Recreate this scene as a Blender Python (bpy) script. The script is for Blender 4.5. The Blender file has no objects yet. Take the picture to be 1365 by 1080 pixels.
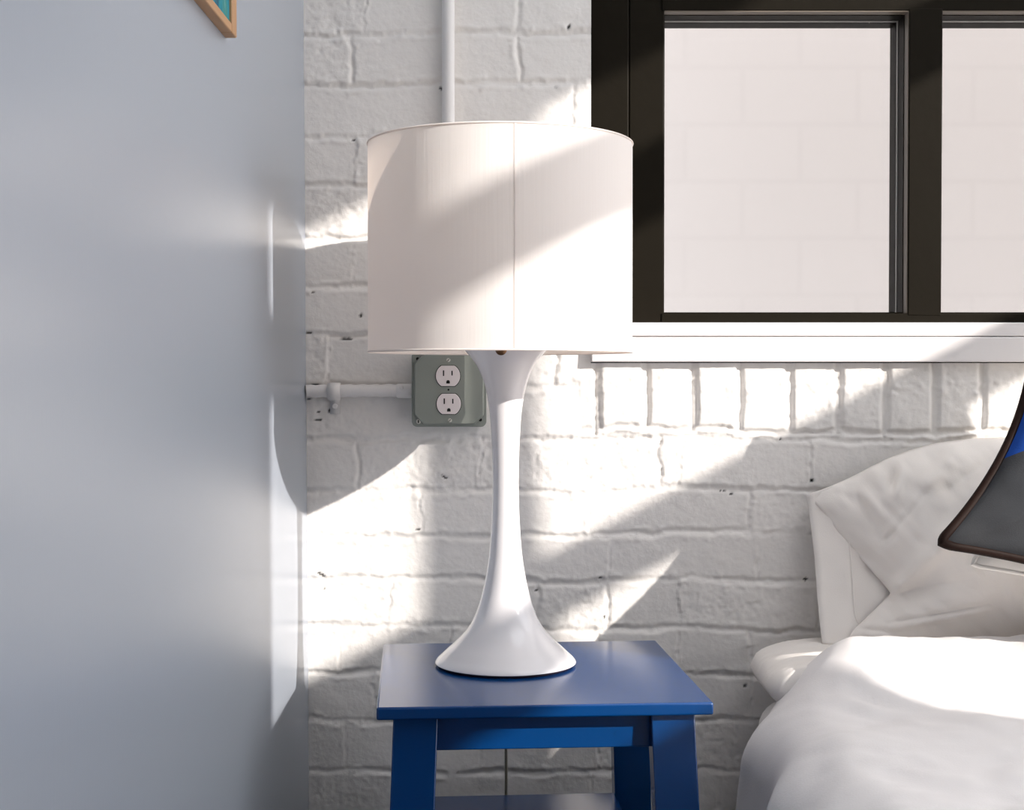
import bpy, bmesh, math, random
import numpy as np
from mathutils import Vector, Matrix

random.seed(7)
sc = bpy.context.scene
C = sc.collection
PI = math.pi

# ------------------------------------------------------------------ camera model
F, CX, CY, HZ = 1900.0, 682.5, 540.0, 505.0
EYE = 0.867
PITCH = math.atan((CY - HZ) / F)
DW = 2.12                                     # face of the brick wall (world Y)


def ray(px, py):
    a, b = (px - CX) / F, (CY - py) / F
    c, s = math.cos(PITCH), math.sin(PITCH)
    return Vector((a, c + b * s, -s + b * c))


def P(px, py, Y):
    """the world point seen at a pixel, at distance Y from the camera plane"""
    d = ray(px, py)
    return Vector((0, 0, EYE)) + d * (Y / d.y)


def PZ(px, py, z):
    d = ray(px, py)
    return Vector((0, 0, EYE)) + d * ((z - EYE) / d.z)


# ------------------------------------------------------------------ object helpers
def link(o, parent=None):
    C.objects.link(o)
    if parent:
        o.parent = parent
    return o


def tag(o, label=None, cat=None, group=None, kind=None):
    if label: o['label'] = label
    if cat: o['category'] = cat
    if group: o['group'] = group
    if kind: o['kind'] = kind
    return o


def empty(name, loc=(0, 0, 0), rz=0.0, kind=None):
    o = bpy.data.objects.new(name, None)
    o.location = loc
    o.rotation_euler = (0, 0, rz)
    o.empty_display_size = 0.05
    link(o)
    if kind: o['kind'] = kind
    return o


def finish(name, bm, mat, parent=None, smooth=True, bevel=0.0, seg=2, inv=None, angle=40):
    bmesh.ops.recalc_face_normals(bm, faces=bm.faces)
    if inv is not None:
        bm.transform(inv)
    me = bpy.data.meshes.new(name)
    bm.to_mesh(me)
    bm.free()
    if smooth:
        for p in me.polygons: p.use_smooth = True
        try:
            me.set_sharp_from_angle(angle=math.radians(angle))
        except Exception:
            pass
    me.materials.append(mat)
    o = bpy.data.objects.new(name, me)
    link(o, parent)
    if bevel:
        m = o.modifiers.new('bevel', 'BEVEL')
        m.width = bevel
        m.segments = seg
        m.limit_method = 'ANGLE'
        m.angle_limit = math.radians(40)
    return o


def box(bm, x0, x1, y0, y1, z0, z1):
    v = [bm.verts.new((x, y, z)) for x in (x0, x1) for y in (y0, y1) for z in (z0, z1)]
    for f in ((0, 1, 3, 2), (4, 6, 7, 5), (0, 4, 5, 1), (2, 3, 7, 6), (0, 2, 6, 4), (1, 5, 7, 3)):
        bm.faces.new([v[i] for i in f])


def hexa(bm, bot, top):
    """prism between two quads (lists of four points)"""
    a = [bm.verts.new(p) for p in bot]
    b = [bm.verts.new(p) for p in top]
    bm.faces.new(a[::-1]); bm.faces.new(b)
    for i in range(4):
        j = (i + 1) % 4
        bm.faces.new((a[i], a[j], b[j], b[i]))


def lathe(bm, prof, n=96, cx=0, cy=0, close=True):
    rings = []
    for r, z in prof:
        rings.append([bm.verts.new((cx + r * math.cos(2 * PI * k / n), cy + r * math.sin(2 * PI * k / n), z)) for k in range(n)])
    for a, b in zip(rings, rings[1:]):
        for k in range(n):
            bm.faces.new((a[k], a[(k + 1) % n], b[(k + 1) % n], b[k]))
    if close:
        bm.faces.new(rings[0][::-1]); bm.faces.new(rings[-1])


def tube(bm, pts, r, n=16, caps=True, closed=False):
    pts = [Vector(p) for p in pts]
    rings = []
    N = len(pts)
    prev = None
    for i, p in enumerate(pts):
        if closed:
            t = pts[(i + 1) % N] - pts[i - 1]
        else:
            t = pts[min(i + 1, N - 1)] - pts[max(i - 1, 0)]
        t.normalize()
        if prev is None:
            ref = Vector((0, 0, 1)) if abs(t.z) < .9 else Vector((1, 0, 0))
            u = t.cross(ref).normalized()
        else:
            u = (prev - t * prev.dot(t)).normalized()
        prev = u
        w = t.cross(u)
        rr = r[i] if isinstance(r, (list, tuple)) else r
        rings.append([bm.verts.new(p + (u * math.cos(2 * PI * k / n) + w * math.sin(2 * PI * k / n)) * rr) for k in range(n)])
    seq = list(zip(rings, rings[1:]))
    if closed: seq.append((rings[-1], rings[0]))
    for a, b in seq:
        for k in range(n):
            bm.faces.new((a[k], a[(k + 1) % n], b[(k + 1) % n], b[k]))
    if caps and not closed:
        bm.faces.new(rings[0][::-1]); bm.faces.new(rings[-1])


def disc_y(bm, cx, cz, outline, y0, y1):
    """extrude a closed outline (x, z offsets) from y0 to y1"""
    a = [bm.verts.new((cx + x, y0, cz + z)) for x, z in outline]
    b = [bm.verts.new((cx + x, y1, cz + z)) for x, z in outline]
    bm.faces.new(a); bm.faces.new(b[::-1])
    n = len(a)
    for i in range(n):
        bm.faces.new((a[i], b[i], b[(i + 1) % n], a[(i + 1) % n]))


def circle(r, n=24):
    return [(r * math.cos(2 * PI * k / n), r * math.sin(2 * PI * k / n)) for k in range(n)]


def rounded(w, h, r, n=6):
    o = []
    for cx, cz, a0 in ((w - r, h - r, 0), (-w + r, h - r, PI / 2), (-w + r, -h + r, PI), (w - r, -h + r, 1.5 * PI)):
        for k in range(n + 1):
            a = a0 + PI / 2 * k / n
            o.append((cx + r * math.cos(a), cz + r * math.sin(a)))
    return o


def grid_mesh(name, X, Y, Z, mat, parent=None, solid=0.0, sub=0, inv=None):
    """a mesh from 2-D coordinate arrays"""
    n, m = X.shape
    co = np.stack([X, Y, Z], -1).reshape(-1, 3).astype(np.float32)
    if inv is not None:
        M = np.array(inv)
        co = (co @ M[:3, :3].T + M[:3, 3]).astype(np.float32)
    idx = np.arange(n * m).reshape(n, m)
    q = np.stack([idx[:-1, :-1], idx[:-1, 1:], idx[1:, 1:], idx[1:, :-1]], -1).reshape(-1, 4)
    me = mesh_from(name, co, q)
    me.materials.append(mat)
    o = bpy.data.objects.new(name, me)
    link(o, parent)
    if solid:
        s = o.modifiers.new('thickness', 'SOLIDIFY'); s.thickness = solid; s.offset = 0
    if sub:
        s = o.modifiers.new('smooth', 'SUBSURF'); s.levels = sub; s.render_levels = sub
    return o


def mesh_from(name, co, quads):
    me = bpy.data.meshes.new(name)
    me.vertices.add(len(co)); me.vertices.foreach_set('co', np.ascontiguousarray(co, dtype=np.float32).ravel())
    me.loops.add(quads.size); me.loops.foreach_set('vertex_index', np.ascontiguousarray(quads, dtype=np.int32).ravel())
    me.polygons.add(len(quads))
    me.polygons.foreach_set('loop_start', np.arange(0, quads.size, 4, dtype=np.int32))
    me.polygons.foreach_set('loop_total', np.full(len(quads), 4, dtype=np.int32))
    me.polygons.foreach_set('use_smooth', np.ones(len(quads), dtype=bool))
    me.update(calc_edges=True)
    me.validate()
    return me


# ------------------------------------------------------------------ numpy noise
RS = np.random.RandomState(11)
_T = RS.rand(512, 512)


def vnoise(x, y, seed=0):
    x = np.asarray(x, float) + seed * 17.31; y = np.asarray(y, float) + seed * 9.77
    xi = np.floor(x).astype(int); yi = np.floor(y).astype(int)
    fx = x - xi; fy = y - yi
    fx = fx * fx * (3 - 2 * fx); fy = fy * fy * (3 - 2 * fy)
    g = lambda a, b: _T[a % 512, b % 512]
    return (g(xi, yi) * (1 - fx) + g(xi + 1, yi) * fx) * (1 - fy) + (g(xi, yi + 1) * (1 - fx) + g(xi + 1, yi + 1) * fx) * fy


def fbm(x, y, o=4, seed=0, gain=.5):
    s = 0; a = 1; t = 0
    for k in range(o):
        s = s + a * (vnoise(x * 2 ** k, y * 2 ** k, seed + k * 3) - .5); t += a; a *= gain
    return s / t * 2


def sstep(a, b, x):
    t = np.clip((x - a) / (b - a), 0, 1)
    return t * t * (3 - 2 * t)


# ------------------------------------------------------------------ materials
def mat(name, col, rough=.5, spec=.5, bump=None, metallic=0, coat=0, vary=None):
    """bump: (scale, distance[, stretch]); vary: (scale, second colour)"""
    m = bpy.data.materials.new(name); m.use_nodes = True
    nt = m.node_tree; b = nt.nodes['Principled BSDF']
    b.inputs['Base Color'].default_value = (*col, 1)
    b.inputs['Roughness'].default_value = rough
    b.inputs['Specular IOR Level'].default_value = spec
    b.inputs['Metallic'].default_value = metallic
    b.inputs['Coat Weight'].default_value = coat
    tc = nt.nodes.new('ShaderNodeTexCoord')
    if bump:
        mp = nt.nodes.new('ShaderNodeMapping')
        if len(bump) > 2: mp.inputs['Scale'].default_value = bump[2]
        n = nt.nodes.new('ShaderNodeTexNoise'); n.inputs['Scale'].default_value = bump[0]; n.inputs['Detail'].default_value = 5
        bp = nt.nodes.new('ShaderNodeBump'); bp.inputs['Distance'].default_value = bump[1]; bp.inputs['Strength'].default_value = 1
        nt.links.new(tc.outputs['Object'], mp.inputs['Vector']); nt.links.new(mp.outputs['Vector'], n.inputs['Vector'])
        nt.links.new(n.outputs['Fac'], bp.inputs['Height']); nt.links.new(bp.outputs['Normal'], b.inputs['Normal'])
    if vary:
        n = nt.nodes.new('ShaderNodeTexNoise'); n.inputs['Scale'].default_value = vary[0]; n.inputs['Detail'].default_value = 4
        r = nt.nodes.new('ShaderNodeMix'); r.data_type = 'RGBA'
        r.inputs[6].default_value = (*col, 1); r.inputs[7].default_value = (*vary[1], 1)
        nt.links.new(tc.outputs['Object'], n.inputs['Vector']); nt.links.new(n.outputs['Fac'], r.inputs[0])
        nt.links.new(r.outputs[2], b.inputs['Base Color'])
    return m


WHITE = (.80, .775, .755)
M = {}
M['wall_paint'] = mat('white_wall_paint', (.80, .79, .78), .7, .3)
M['far_paint'] = mat('grey_wall_paint', (.07, .075, .085), .8, .2)
M['left'] = mat('grey_satin_paint', (.335, .37, .425), .25, .6, bump=(900, .00008, (1, 1, .04)))
M['sill'] = mat('white_gloss_trim', (.82, .79, .78), .45, .4)
M['white_pipe'] = mat('white_painted_steel', (.80, .78, .765), .4, .4, bump=(70, .0006))
M['floor'] = mat('dark_wood_floor', (.06, .04, .028), .5, .4, bump=(8, .001, (12, 1, 1)))
M['box_grey'] = mat('galvanised_grey', (.27, .292, .262), .5, .4, metallic=.15, bump=(60, .0003))
M['socket'] = mat('white_plastic', (.80, .73, .72), .35, .5)
M['black'] = mat('black_slot', (.008, .008, .008), .6, .2)
M['screw'] = mat('zinc_screw', (.58, .57, .52), .4, .5, metallic=.2)
M['lamp'] = mat('white_gloss_ceramic', (.80, .78, .79), .16, .5, coat=.2)
M['lamp_under'] = mat('dark_felt', (.03, .02, .03), .8, .1)
M['bronze'] = mat('bronze_knob', (.20, .11, .06), .3, .5, metallic=.9)
M['stool'] = mat('blue_stool_paint', (.0002, .041, .165), .2, .55, bump=(300, .00006))
M['cord'] = mat('clear_cord', (.30, .28, .22), .3, .5)
M['sheet'] = mat('white_cotton_sheet', (.80, .775, .755), .85, .2, bump=(500, .0002))
M['case'] = mat('ivory_cotton_pillowcase', (.86, .82, .78), .85, .2, bump=(600, .0002))
M['duvet'] = mat('white_cotton_duvet', (.80, .775, .77), .85, .2, bump=(400, .00025))
M['grey_cloth'] = mat('grey_wool_cloth', (.036, .040, .046), .9, .12, bump=(700, .0004), vary=(14, (.052, .052, .054)))
M['blue_cloth'] = mat('cobalt_blue_cloth', (.012, .06, .30), .9, .15, bump=(700, .0004))
M['piping'] = mat('brown_leather_piping', (.013, .005, .003), .6, .12, bump=(200, .0004))
M['canvas'] = mat('white_canvas', (.80, .77, .73), .9, .15, bump=(700, .0004))
M['oak'] = mat('pale_orange_wood', (.50, .27, .14), .5, .4, vary=(30, (.42, .25, .12)))
M['brass'] = mat('bed_base_wood', (.16, .10, .06), .5, .4)
M['tan_edge'] = mat('tan_brown_paint', (.17, .14, .11), .45, .3)
M['gasket'] = mat('grey_gasket', (.45, .43, .40), .4, .5)


def brick_paint():
    m = mat('white_painted_brick', (.81, .785, .755), .62, .3)
    nt = m.node_tree; b = nt.nodes['Principled BSDF']
    at = nt.nodes.new('ShaderNodeAttribute'); at.attribute_name = 'chip'
    mx = nt.nodes.new('ShaderNodeMix'); mx.data_type = 'RGBA'
    mx.inputs[6].default_value = (.81, .785, .755, 1); mx.inputs[7].default_value = (.012, .011, .009, 1)
    nt.links.new(at.outputs['Fac'], mx.inputs[0]); nt.links.new(mx.outputs[2], b.inputs['Base Color'])
    tc = nt.nodes.new('ShaderNodeTexCoord')
    n = nt.nodes.new('ShaderNodeTexNoise'); n.inputs['Scale'].default_value = 190; n.inputs['Detail'].default_value = 4
    bp = nt.nodes.new('ShaderNodeBump'); bp.inputs['Distance'].default_value = .0006; bp.inputs['Strength'].default_value = .8
    nt.links.new(tc.outputs['Object'], n.inputs['Vector']); nt.links.new(n.outputs['Fac'], bp.inputs['Height'])
    nt.links.new(bp.outputs['Normal'], b.inputs['Normal'])
    return m


M['brick'] = brick_paint()


def frame_paint():
    m = mat('dark_brown_frame_paint', (.011, .009, .006), .5, .06, bump=(60, .0004))
    nt = m.node_tree; b = nt.nodes['Principled BSDF']
    tc = nt.nodes.new('ShaderNodeTexCoord')
    v = nt.nodes.new('ShaderNodeTexVoronoi'); v.inputs['Scale'].default_value = 42
    lt = nt.nodes.new('ShaderNodeMath'); lt.operation = 'LESS_THAN'; lt.inputs[1].default_value = .035
    n = nt.nodes.new('ShaderNodeTexNoise'); n.inputs['Scale'].default_value = 9
    gt = nt.nodes.new('ShaderNodeMath'); gt.operation = 'GREATER_THAN'; gt.inputs[1].default_value = .6
    mu = nt.nodes.new('ShaderNodeMath'); mu.operation = 'MULTIPLY'
    mx = nt.nodes.new('ShaderNodeMix'); mx.data_type = 'RGBA'
    mx.inputs[6].default_value = (.011, .009, .006, 1); mx.inputs[7].default_value = (.5, .47, .42, 1)
    for a, c in ((tc.outputs['Object'], v.inputs['Vector']), (tc.outputs['Object'], n.inputs['Vector']), (v.outputs['Distance'], lt.inputs[0]),
                 (n.outputs['Fac'], gt.inputs[0]), (lt.outputs[0], mu.inputs[0]), (gt.outputs[0], mu.inputs[1]), (mu.outputs[0], mx.inputs[0]),
                 (mx.outputs[2], b.inputs['Base Color'])):
        nt.links.new(a, c)
    return m


M['frame'] = frame_paint()


def fabric_shade(name, col, trans):
    m = bpy.data.materials.new(name); m.use_nodes = True
    nt = m.node_tree; nt.nodes.clear()
    out = nt.nodes.new('ShaderNodeOutputMaterial')
    d = nt.nodes.new('ShaderNodeBsdfDiffuse'); d.inputs['Color'].default_value = (*col, 1)
    t = nt.nodes.new('ShaderNodeBsdfTranslucent'); t.inputs['Color'].default_value = (*trans, 1)
    mx = nt.nodes.new('ShaderNodeMixShader'); mx.inputs[0].default_value = .30
    tc = nt.nodes.new('ShaderNodeTexCoord'); mp = nt.nodes.new('ShaderNodeMapping'); mp.inputs['Scale'].default_value = (1, 1, .03)
    n = nt.nodes.new('ShaderNodeTexNoise'); n.inputs['Scale'].default_value = 260; n.inputs['Detail'].default_value = 2
    bp = nt.nodes.new('ShaderNodeBump'); bp.inputs['Distance'].default_value = .0002
    for a, c in ((tc.outputs['Object'], mp.inputs['Vector']), (mp.outputs['Vector'], n.inputs['Vector']), (n.outputs['Fac'], bp.inputs['Height']),
                 (bp.outputs['Normal'], d.inputs['Normal']), (d.outputs[0], mx.inputs[1]), (t.outputs[0], mx.inputs[2]), (mx.outputs[0], out.inputs['Surface'])):
        nt.links.new(a, c)
    return m


M['shade'] = fabric_shade('ivory_lampshade_fabric', (.93, .90, .88), (.95, .80, .68))
M['seam'] = fabric_shade('lampshade_seam_fabric', (.90, .86, .84), (.70, .56, .48))


def glass():
    m = bpy.data.materials.new('window_glass'); m.use_nodes = True
    nt = m.node_tree; nt.nodes.clear()
    out = nt.nodes.new('ShaderNodeOutputMaterial')
    t = nt.nodes.new('ShaderNodeBsdfTransparent'); t.inputs['Color'].default_value = (.96, .955, .95, 1)
    g = nt.nodes.new('ShaderNodeBsdfGlossy'); g.inputs['Roughness'].default_value = .05
    fr = nt.nodes.new('ShaderNodeFresnel'); fr.inputs['IOR'].default_value = 1.45
    mx = nt.nodes.new('ShaderNodeMixShader')
    nt.links.new(fr.outputs[0], mx.inputs[0]); nt.links.new(t.outputs[0], mx.inputs[1]); nt.links.new(g.outputs[0], mx.inputs[2])
    nt.links.new(mx.outputs[0], out.inputs['Surface'])
    return m


M['glass'] = glass()


def block_wall():
    m = mat('painted_block_wall', (.8, .8, .8), .9, .1)
    nt = m.node_tree; b = nt.nodes['Principled BSDF']
    tc = nt.nodes.new('ShaderNodeTexCoord')
    sp = nt.nodes.new('ShaderNodeSeparateXYZ'); cb = nt.nodes.new('ShaderNodeCombineXYZ')
    br = nt.nodes.new('ShaderNodeTexBrick')
    br.inputs['Color1'].default_value = (.60, .572, .561, 1); br.inputs['Color2'].default_value = (.605, .577, .566, 1)
    br.inputs['Mortar'].default_value = (.585, .557, .547, 1)
    br.inputs['Scale'].default_value = 1; br.inputs['Mortar Size'].default_value = .012; br.inputs['Mortar Smooth'].default_value = 1
    br.inputs['Brick Width'].default_value = .27; br.inputs['Row Height'].default_value = .133
    nt.links.new(tc.outputs['Object'], sp.inputs[0]); nt.links.new(sp.outputs[0], cb.inputs[0]); nt.links.new(sp.outputs[2], cb.inputs[1])
    nt.links.new(cb.outputs[0], br.inputs['Vector']); nt.links.new(br.outputs['Color'], b.inputs['Base Color'])
    return m


M['block'] = block_wall()


def art():
    m = mat('teal_painting', (.05, .3, .35), .7, .2)
    nt = m.node_tree; b = nt.nodes['Principled BSDF']
    tc = nt.nodes.new('ShaderNodeTexCoord'); mp = nt.nodes.new('ShaderNodeMapping'); mp.inputs['Scale'].default_value = (1, 1, .22)
    n = nt.nodes.new('ShaderNodeTexNoise'); n.inputs['Scale'].default_value = 48; n.inputs['Detail'].default_value = 3
    r = nt.nodes.new('ShaderNodeValToRGB')
    e = r.color_ramp.elements
    e[0].position = .30; e[0].color = (.012, .035, .075, 1)
    e[1].position = .72; e[1].color = (.36, .47, .40, 1)
    for p, c in ((.42, (.015, .10, .16, 1)), (.50, (.02, .24, .30, 1)), (.56, (.05, .22, .20, 1)), (.63, (.13, .33, .32, 1))):
        k = e.new(p); k.color = c
    nt.links.new(tc.outputs['Object'], mp.inputs[0]); nt.links.new(mp.outputs[0], n.inputs['Vector'])
    nt.links.new(n.outputs['Fac'], r.inputs[0]); nt.links.new(r.outputs[0], b.inputs['Base Color'])
    return m


M['art'] = art()

# ------------------------------------------------------------------ room shell
XL, XR, YF, ZC = -0.306, 2.5, -2.4, 2.95      # left wall, right wall, wall behind the camera, ceiling
S = F / DW                                     # pixels per metre on the brick wall


def wx(px): return (px - CX) / S
def wz(py): return P(CX, py, DW).z


WIN = dict(x0=wx(787.5), x1=1.10, z0=wz(484), z1=wz(-86))


def build_brick_wall():
    st = .0024
    xs = np.concatenate([[XL - .06, XL - .03], np.arange(XL - .012, 1.0, st), [1.05, 1.10, 1.3, 1.7, 2.1, XR + .05]])
    zs = np.concatenate([[0.0, .08], np.arange(.16, EYE + .70, st), [1.65, 1.8, 2.1, 2.5, ZC]])
    xs[np.argmin(abs(xs - WIN['x0']))] = WIN['x0']
    for k in ('z0', 'z1'): zs[np.argmin(abs(zs - WIN[k]))] = WIN[k]
    X, Z = np.meshgrid(xs, zs, indexing='ij')
    px = CX + X * S
    py = HZ - (Z - EYE) * S
    pw = py + 7.0 * fbm(px / 120, py / 160, 2, 1) + 4.5 * fbm(px / 24, py / 20, 3, 2)
    qx = px + 7.0 * fbm(px / 60, py / 24, 3, 5)
    J = [-285, -220, -153, -87, -21, 46, 112, 181, 247, 314, 380, 447, 515, 584, 653, 713, 774, 838, 901, 965, 1032, 1098, 1164, 1230, 1300]
    V = {46: [355, 488, 690, 905], 112: [470, 692, 890], 181: [590, 760, 980], 247: [473, 690, 850], 314: [380, 590, 800], 380: [470, 690], 447: [575, 760],
         515: [437, 650, 740], 584: [590, 790], 653: [476, 640, 878, 908, 1080, 1290], 713: [560, 782, 1000, 1180], 774: [490, 680, 810, 1010, 1220],
         838: [520, 716, 808, 906, 1092, 1300], 901: [448, 600, 800, 905, 1000, 1200], 965: [500, 690, 880, 1003, 1210], 1032: [458, 640, 800, 985, 1180],
         1098: [540, 790, 960, 1160]}
    h = np.zeros_like(X)
    roughamp = np.full_like(X, .35)
    jd = np.full_like(X, 99.0)
    for i in range(len(J) - 1):
        a, b = J[i], J[i + 1]
        inr = (pw >= a) & (pw < b)
        if not inr.any(): continue
        d = np.minimum(pw - a, b - pw)
        jd = np.where(inr, np.minimum(jd, d), jd)
        js = V.get(b, [])
        if not js:
            js = [300 + (i % 2) * 100 + 205 * k for k in range(8)]
        js = sorted(js)
        bid = np.zeros_like(X, dtype=int)
        for k, v in enumerate(js):
            dv = np.abs(qx - v)
            soft = 1.0 + .9 * vnoise(np.array(float(i)), np.array(float(k)), 4)
            jd = np.where(inr, np.minimum(jd, dv * (.9 if soft > 1.5 else 1.5) + (1.6 if soft > 1.5 else 3.2)), jd)
            bid = np.where(qx > v, k + 1, bid)
        rr = RS.rand(len(js) + 1, 4)
        off = (rr[bid, 0] - .5) * .0026
        til = (rr[bid, 1] - .5) * .0030 * ((pw - a) / (b - a) - .5)
        h = np.where(inr, off + til, h)
        ra = np.where(rr[bid, 2] > .72, 1.0, .28)
        if b == 653: ra = np.where((qx > 640) & (qx < 878), 1.35, ra)
        roughamp = np.where(inr, ra, roughamp)
    # rowlock course below the sill
    rl = (px > 772) & (pw > 478) & (pw < 579)
    rj = np.full_like(X, 99.0)
    ro = np.zeros_like(X)
    RJ = [796, 861, 926, 985.5, 1053, 1118, 1180, 1246, 1310, 1375, 1440, 1505, 1570]
    rid = np.zeros_like(X, dtype=int)
    qr = px + 2.6 * fbm(px / 22, py / 34, 3, 8)
    for k, v in enumerate(RJ):
        rj = np.minimum(rj, np.maximum(np.abs(qr - v) - 1.8, 0)); rid = np.where(qr > v, k + 1, rid)
    bottom = np.abs(pw - 574)
    rj = np.minimum(rj, bottom)
    rr = RS.rand(len(RJ) + 1)
    jdepth = .0031 * (1 - sstep(1.0, 6.2, jd)) * (.35 + 1.1 * vnoise(px / 46, py / 34, 6))
    hh = h - jdepth
    hh_r = (rr[rid] - .5) * .004 + .002 - .0055 * (1 - sstep(1.0, 6.0, rj))
    hh = np.where(rl, hh_r, hh)
    roughamp = np.where(rl, .8, roughamp)
    # paint texture
    hh = hh + .0013 * fbm(X * 14, Z * 14, 3, 20) + .0008 * fbm(X * 55, Z * 55, 3, 21) * (.5 + roughamp)
    pits = fbm(X * 150, Z * 150, 2, 25)
    hh = hh - .0016 * roughamp * np.clip(pits - .12, 0, 1) + .0004 * roughamp * fbm(X * 210, Z * 210, 1, 27)
    # ragged drips along some joints
    hh = hh + .0022 * (1 - sstep(3, 9, np.abs(jd - 4))) * np.clip(fbm(px / 9, py / 7, 2, 30), 0, 1)
    # bare chips and holes
    chip = np.zeros_like(X)
    CH = [(1082.5, 641, 2.6, 2.4, 0), (1075, 773, 2.4, 2.4, 0), (961, 655, 1.6, 1.4, 0), (966, 655, 1.6, 1.4, 0), (758, 38, 1.6, 3.6, .5), (472, 188, 2, 1.6, 0),
          (462, 452, 8, 1.8, 0), (481, 421, 2.0, 2.4, 0), (424, 560, 4, 1.5, 0), (424.5, 549, 2.2, 1.5, .4), (420, 513, 5, 1.6, 0), (427, 766, 7.5, 1.5, .5),
          (592, 636, 4.5, 1.2, .5), (806, 824, 1.8, 2.6, 0), (412, 444, 4, 1.6, 0), (417, 390, 2, 1.6, 0), (994, 916, 2.4, 1.6, 0), (800, 771, 2, 1.4, 0),
          (441, 547, 3.2, 4.2, .8), (557, 706, 3, 1.3, 0), (588, 119, 3.0, 1.8, .6), (740, 118, 2, 1.2, 0), (411, 532, 3, 1.6, 0), (431, 785, 1.3, 1.3, 0),
          (975, 659, 1.4, 1.2, 0), (1040, 585, 1.3, 1.3, 0), (715, 788, 2.0, 1.5, 0)]
    for cx, cy, rx, ry, rot in CH:
        ca, sa = math.cos(rot), math.sin(rot)
        u = ((px - cx) * ca + (py - cy) * sa) / rx; v = (-(px - cx) * sa + (py - cy) * ca) / ry
        g = 1 - sstep(.7, 1.3, np.sqrt(u * u + v * v) + .25 * fbm(px / 2.5, py / 2.5, 1, 40))
        chip = np.maximum(chip, g); hh = hh - .0025 * g
    fine = (X > XL - .02) & (X < 1.0) & (Z > .15) & (Z < EYE + .70)
    hh = np.where(fine, hh, 0)
    Y = DW - hh
    n, m = X.shape
    co = np.stack([X, Y, Z], -1).reshape(-1, 3)
    idx = np.arange(n * m).reshape(n, m)
    q = np.stack([idx[:-1, :-1], idx[1:, :-1], idx[1:, 1:], idx[:-1, 1:]], -1)
    xm = (xs[:-1] + xs[1:]) / 2; zm = (zs[:-1] + zs[1:]) / 2
    wob = .0016 * fbm(zm * 45, zm * 0 + 3.3, 3, 50)
    hole = ((xm[:, None] > WIN['x0'] + wob[None, :]) & (xm[:, None] < WIN['x1'])) & ((zm[None, :] > WIN['z0']) & (zm[None, :] < WIN['z1']))
    q = q[~hole].reshape(-1, 4)
    # masonry behind the painted face
    extra_v, extra_q = [], []
    def bx(x0, x1, z0, z1, y0=DW + .028, y1=DW + .24):
        b = len(co) + len(extra_v)
        extra_v.extend([(x, y, z) for x in (x0, x1) for y in (y0, y1) for z in (z0, z1)])
        extra_q.extend([[b + i for i in f] for f in ((0, 1, 3, 2), (4, 6, 7, 5), (0, 4, 5, 1), (2, 3, 7, 6), (0, 2, 6, 4), (1, 5, 7, 3))])
    g = .016
    bx(XL - .06, WIN['x0'] - g, 0, ZC); bx(WIN['x1'] + g, 5.0, 0, ZC)  # right block extended past the room to keep sun off the exterior wall
    bx(WIN['x0'] - g, WIN['x1'] + g, 0, WIN['z0'] - .004); bx(WIN['x0'] - g, WIN['x1'] + g, WIN['z1'] + g, ZC)
    co = np.concatenate([co, np.array(extra_v)]); q = np.concatenate([q, np.array(extra_q)])
    me = mesh_from('wall_back', co, q)
    a = me.attributes.new('chip', 'FLOAT', 'POINT')
    full = np.zeros(len(me.vertices), dtype=np.float32); full[:chip.size] = chip.reshape(-1)
    a.data.foreach_set('value', full)
    me.materials.append(M['brick'])
    o = bpy.data.objects.new('wall_back', me); link(o)
    tag(o, kind='structure')
    return o


build_brick_wall()

# left wall: a smooth satin painted partition, leaning a touch
bm = bmesh.new()
lean = .0042
zt, zb = XL - lean * (ZC - EYE), XL + lean * EYE
hexa(bm, [(zb - .12, YF, 0), (zb, YF, 0), (zb, DW + .006, 0), (zb - .12, DW + .006, 0)],
     [(zt - .12, YF, ZC), (zt, YF, ZC), (zt, DW + .006, ZC), (zt - .12, DW + .006, ZC)])
tag(finish('wall_left', bm, M['left'], smooth=False), kind='structure')

bm = bmesh.new(); box(bm, XL - .2, XR + .1, YF - .1, DW + .24, -.06, 0)
tag(finish('floor', bm, M['floor'], smooth=False), kind='structure')
SKY = (.5, 2.3, .1, 1.5)                        # unseen ceiling opening, added to fill the room with light from above
bm = bmesh.new()
x_ = [XL - .2, SKY[0], SKY[1], XR + .1]; y_ = [YF - .1, SKY[2], SKY[3], DW + .24]
for i in range(3):
    for j in range(3):
        if i == 1 and j == 1: continue
        box(bm, x_[i], x_[i + 1], y_[j], y_[j + 1], ZC, ZC + .12)
tag(finish('ceiling', bm, M['wall_paint'], smooth=False), kind='structure')

# sun: direction found from the shadow of the lampshade
A_, M_ = 1.35, .52
SUN = Vector((-A_, 1, -A_ * M_)).normalized()


def ry(px): return DW - (XR - wx(px)) / A_                      # wall pixel column -> place along the right wall
def rz(const): return EYE + (HZ + M_ * CX - const) / S + M_ * XR  # slanted light edge -> height on the right wall


def wall_with_holes(name, axis, at, thick, span, holes, m):
    """vertical wall on a plane, split into cells around its openings"""
    us = sorted({span[0], span[1], *[h[0] for h in holes], *[h[1] for h in holes]})
    vs = sorted({0, ZC, *[h[2] for h in holes], *[h[3] for h in holes]})
    bm = bmesh.new()
    for u0, u1 in zip(us, us[1:]):
        run = None
        for v0, v1 in zip(vs, vs[1:]):
            uc, vc = (u0 + u1) / 2, (v0 + v1) / 2
            if any(h[0] < uc < h[1] and h[2] < vc < h[3] for h in holes):
                continue
            if axis == 'x': box(bm, at, at + thick, u0, u1, v0, v1)
            else: box(bm, u0, u1, at - thick, at, v0, v1)
    bmesh.ops.remove_doubles(bm, verts=bm.verts, dist=1e-5)
    o = finish(name, bm, m, smooth=False)
    tag(o, kind='structure')
    return o


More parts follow.
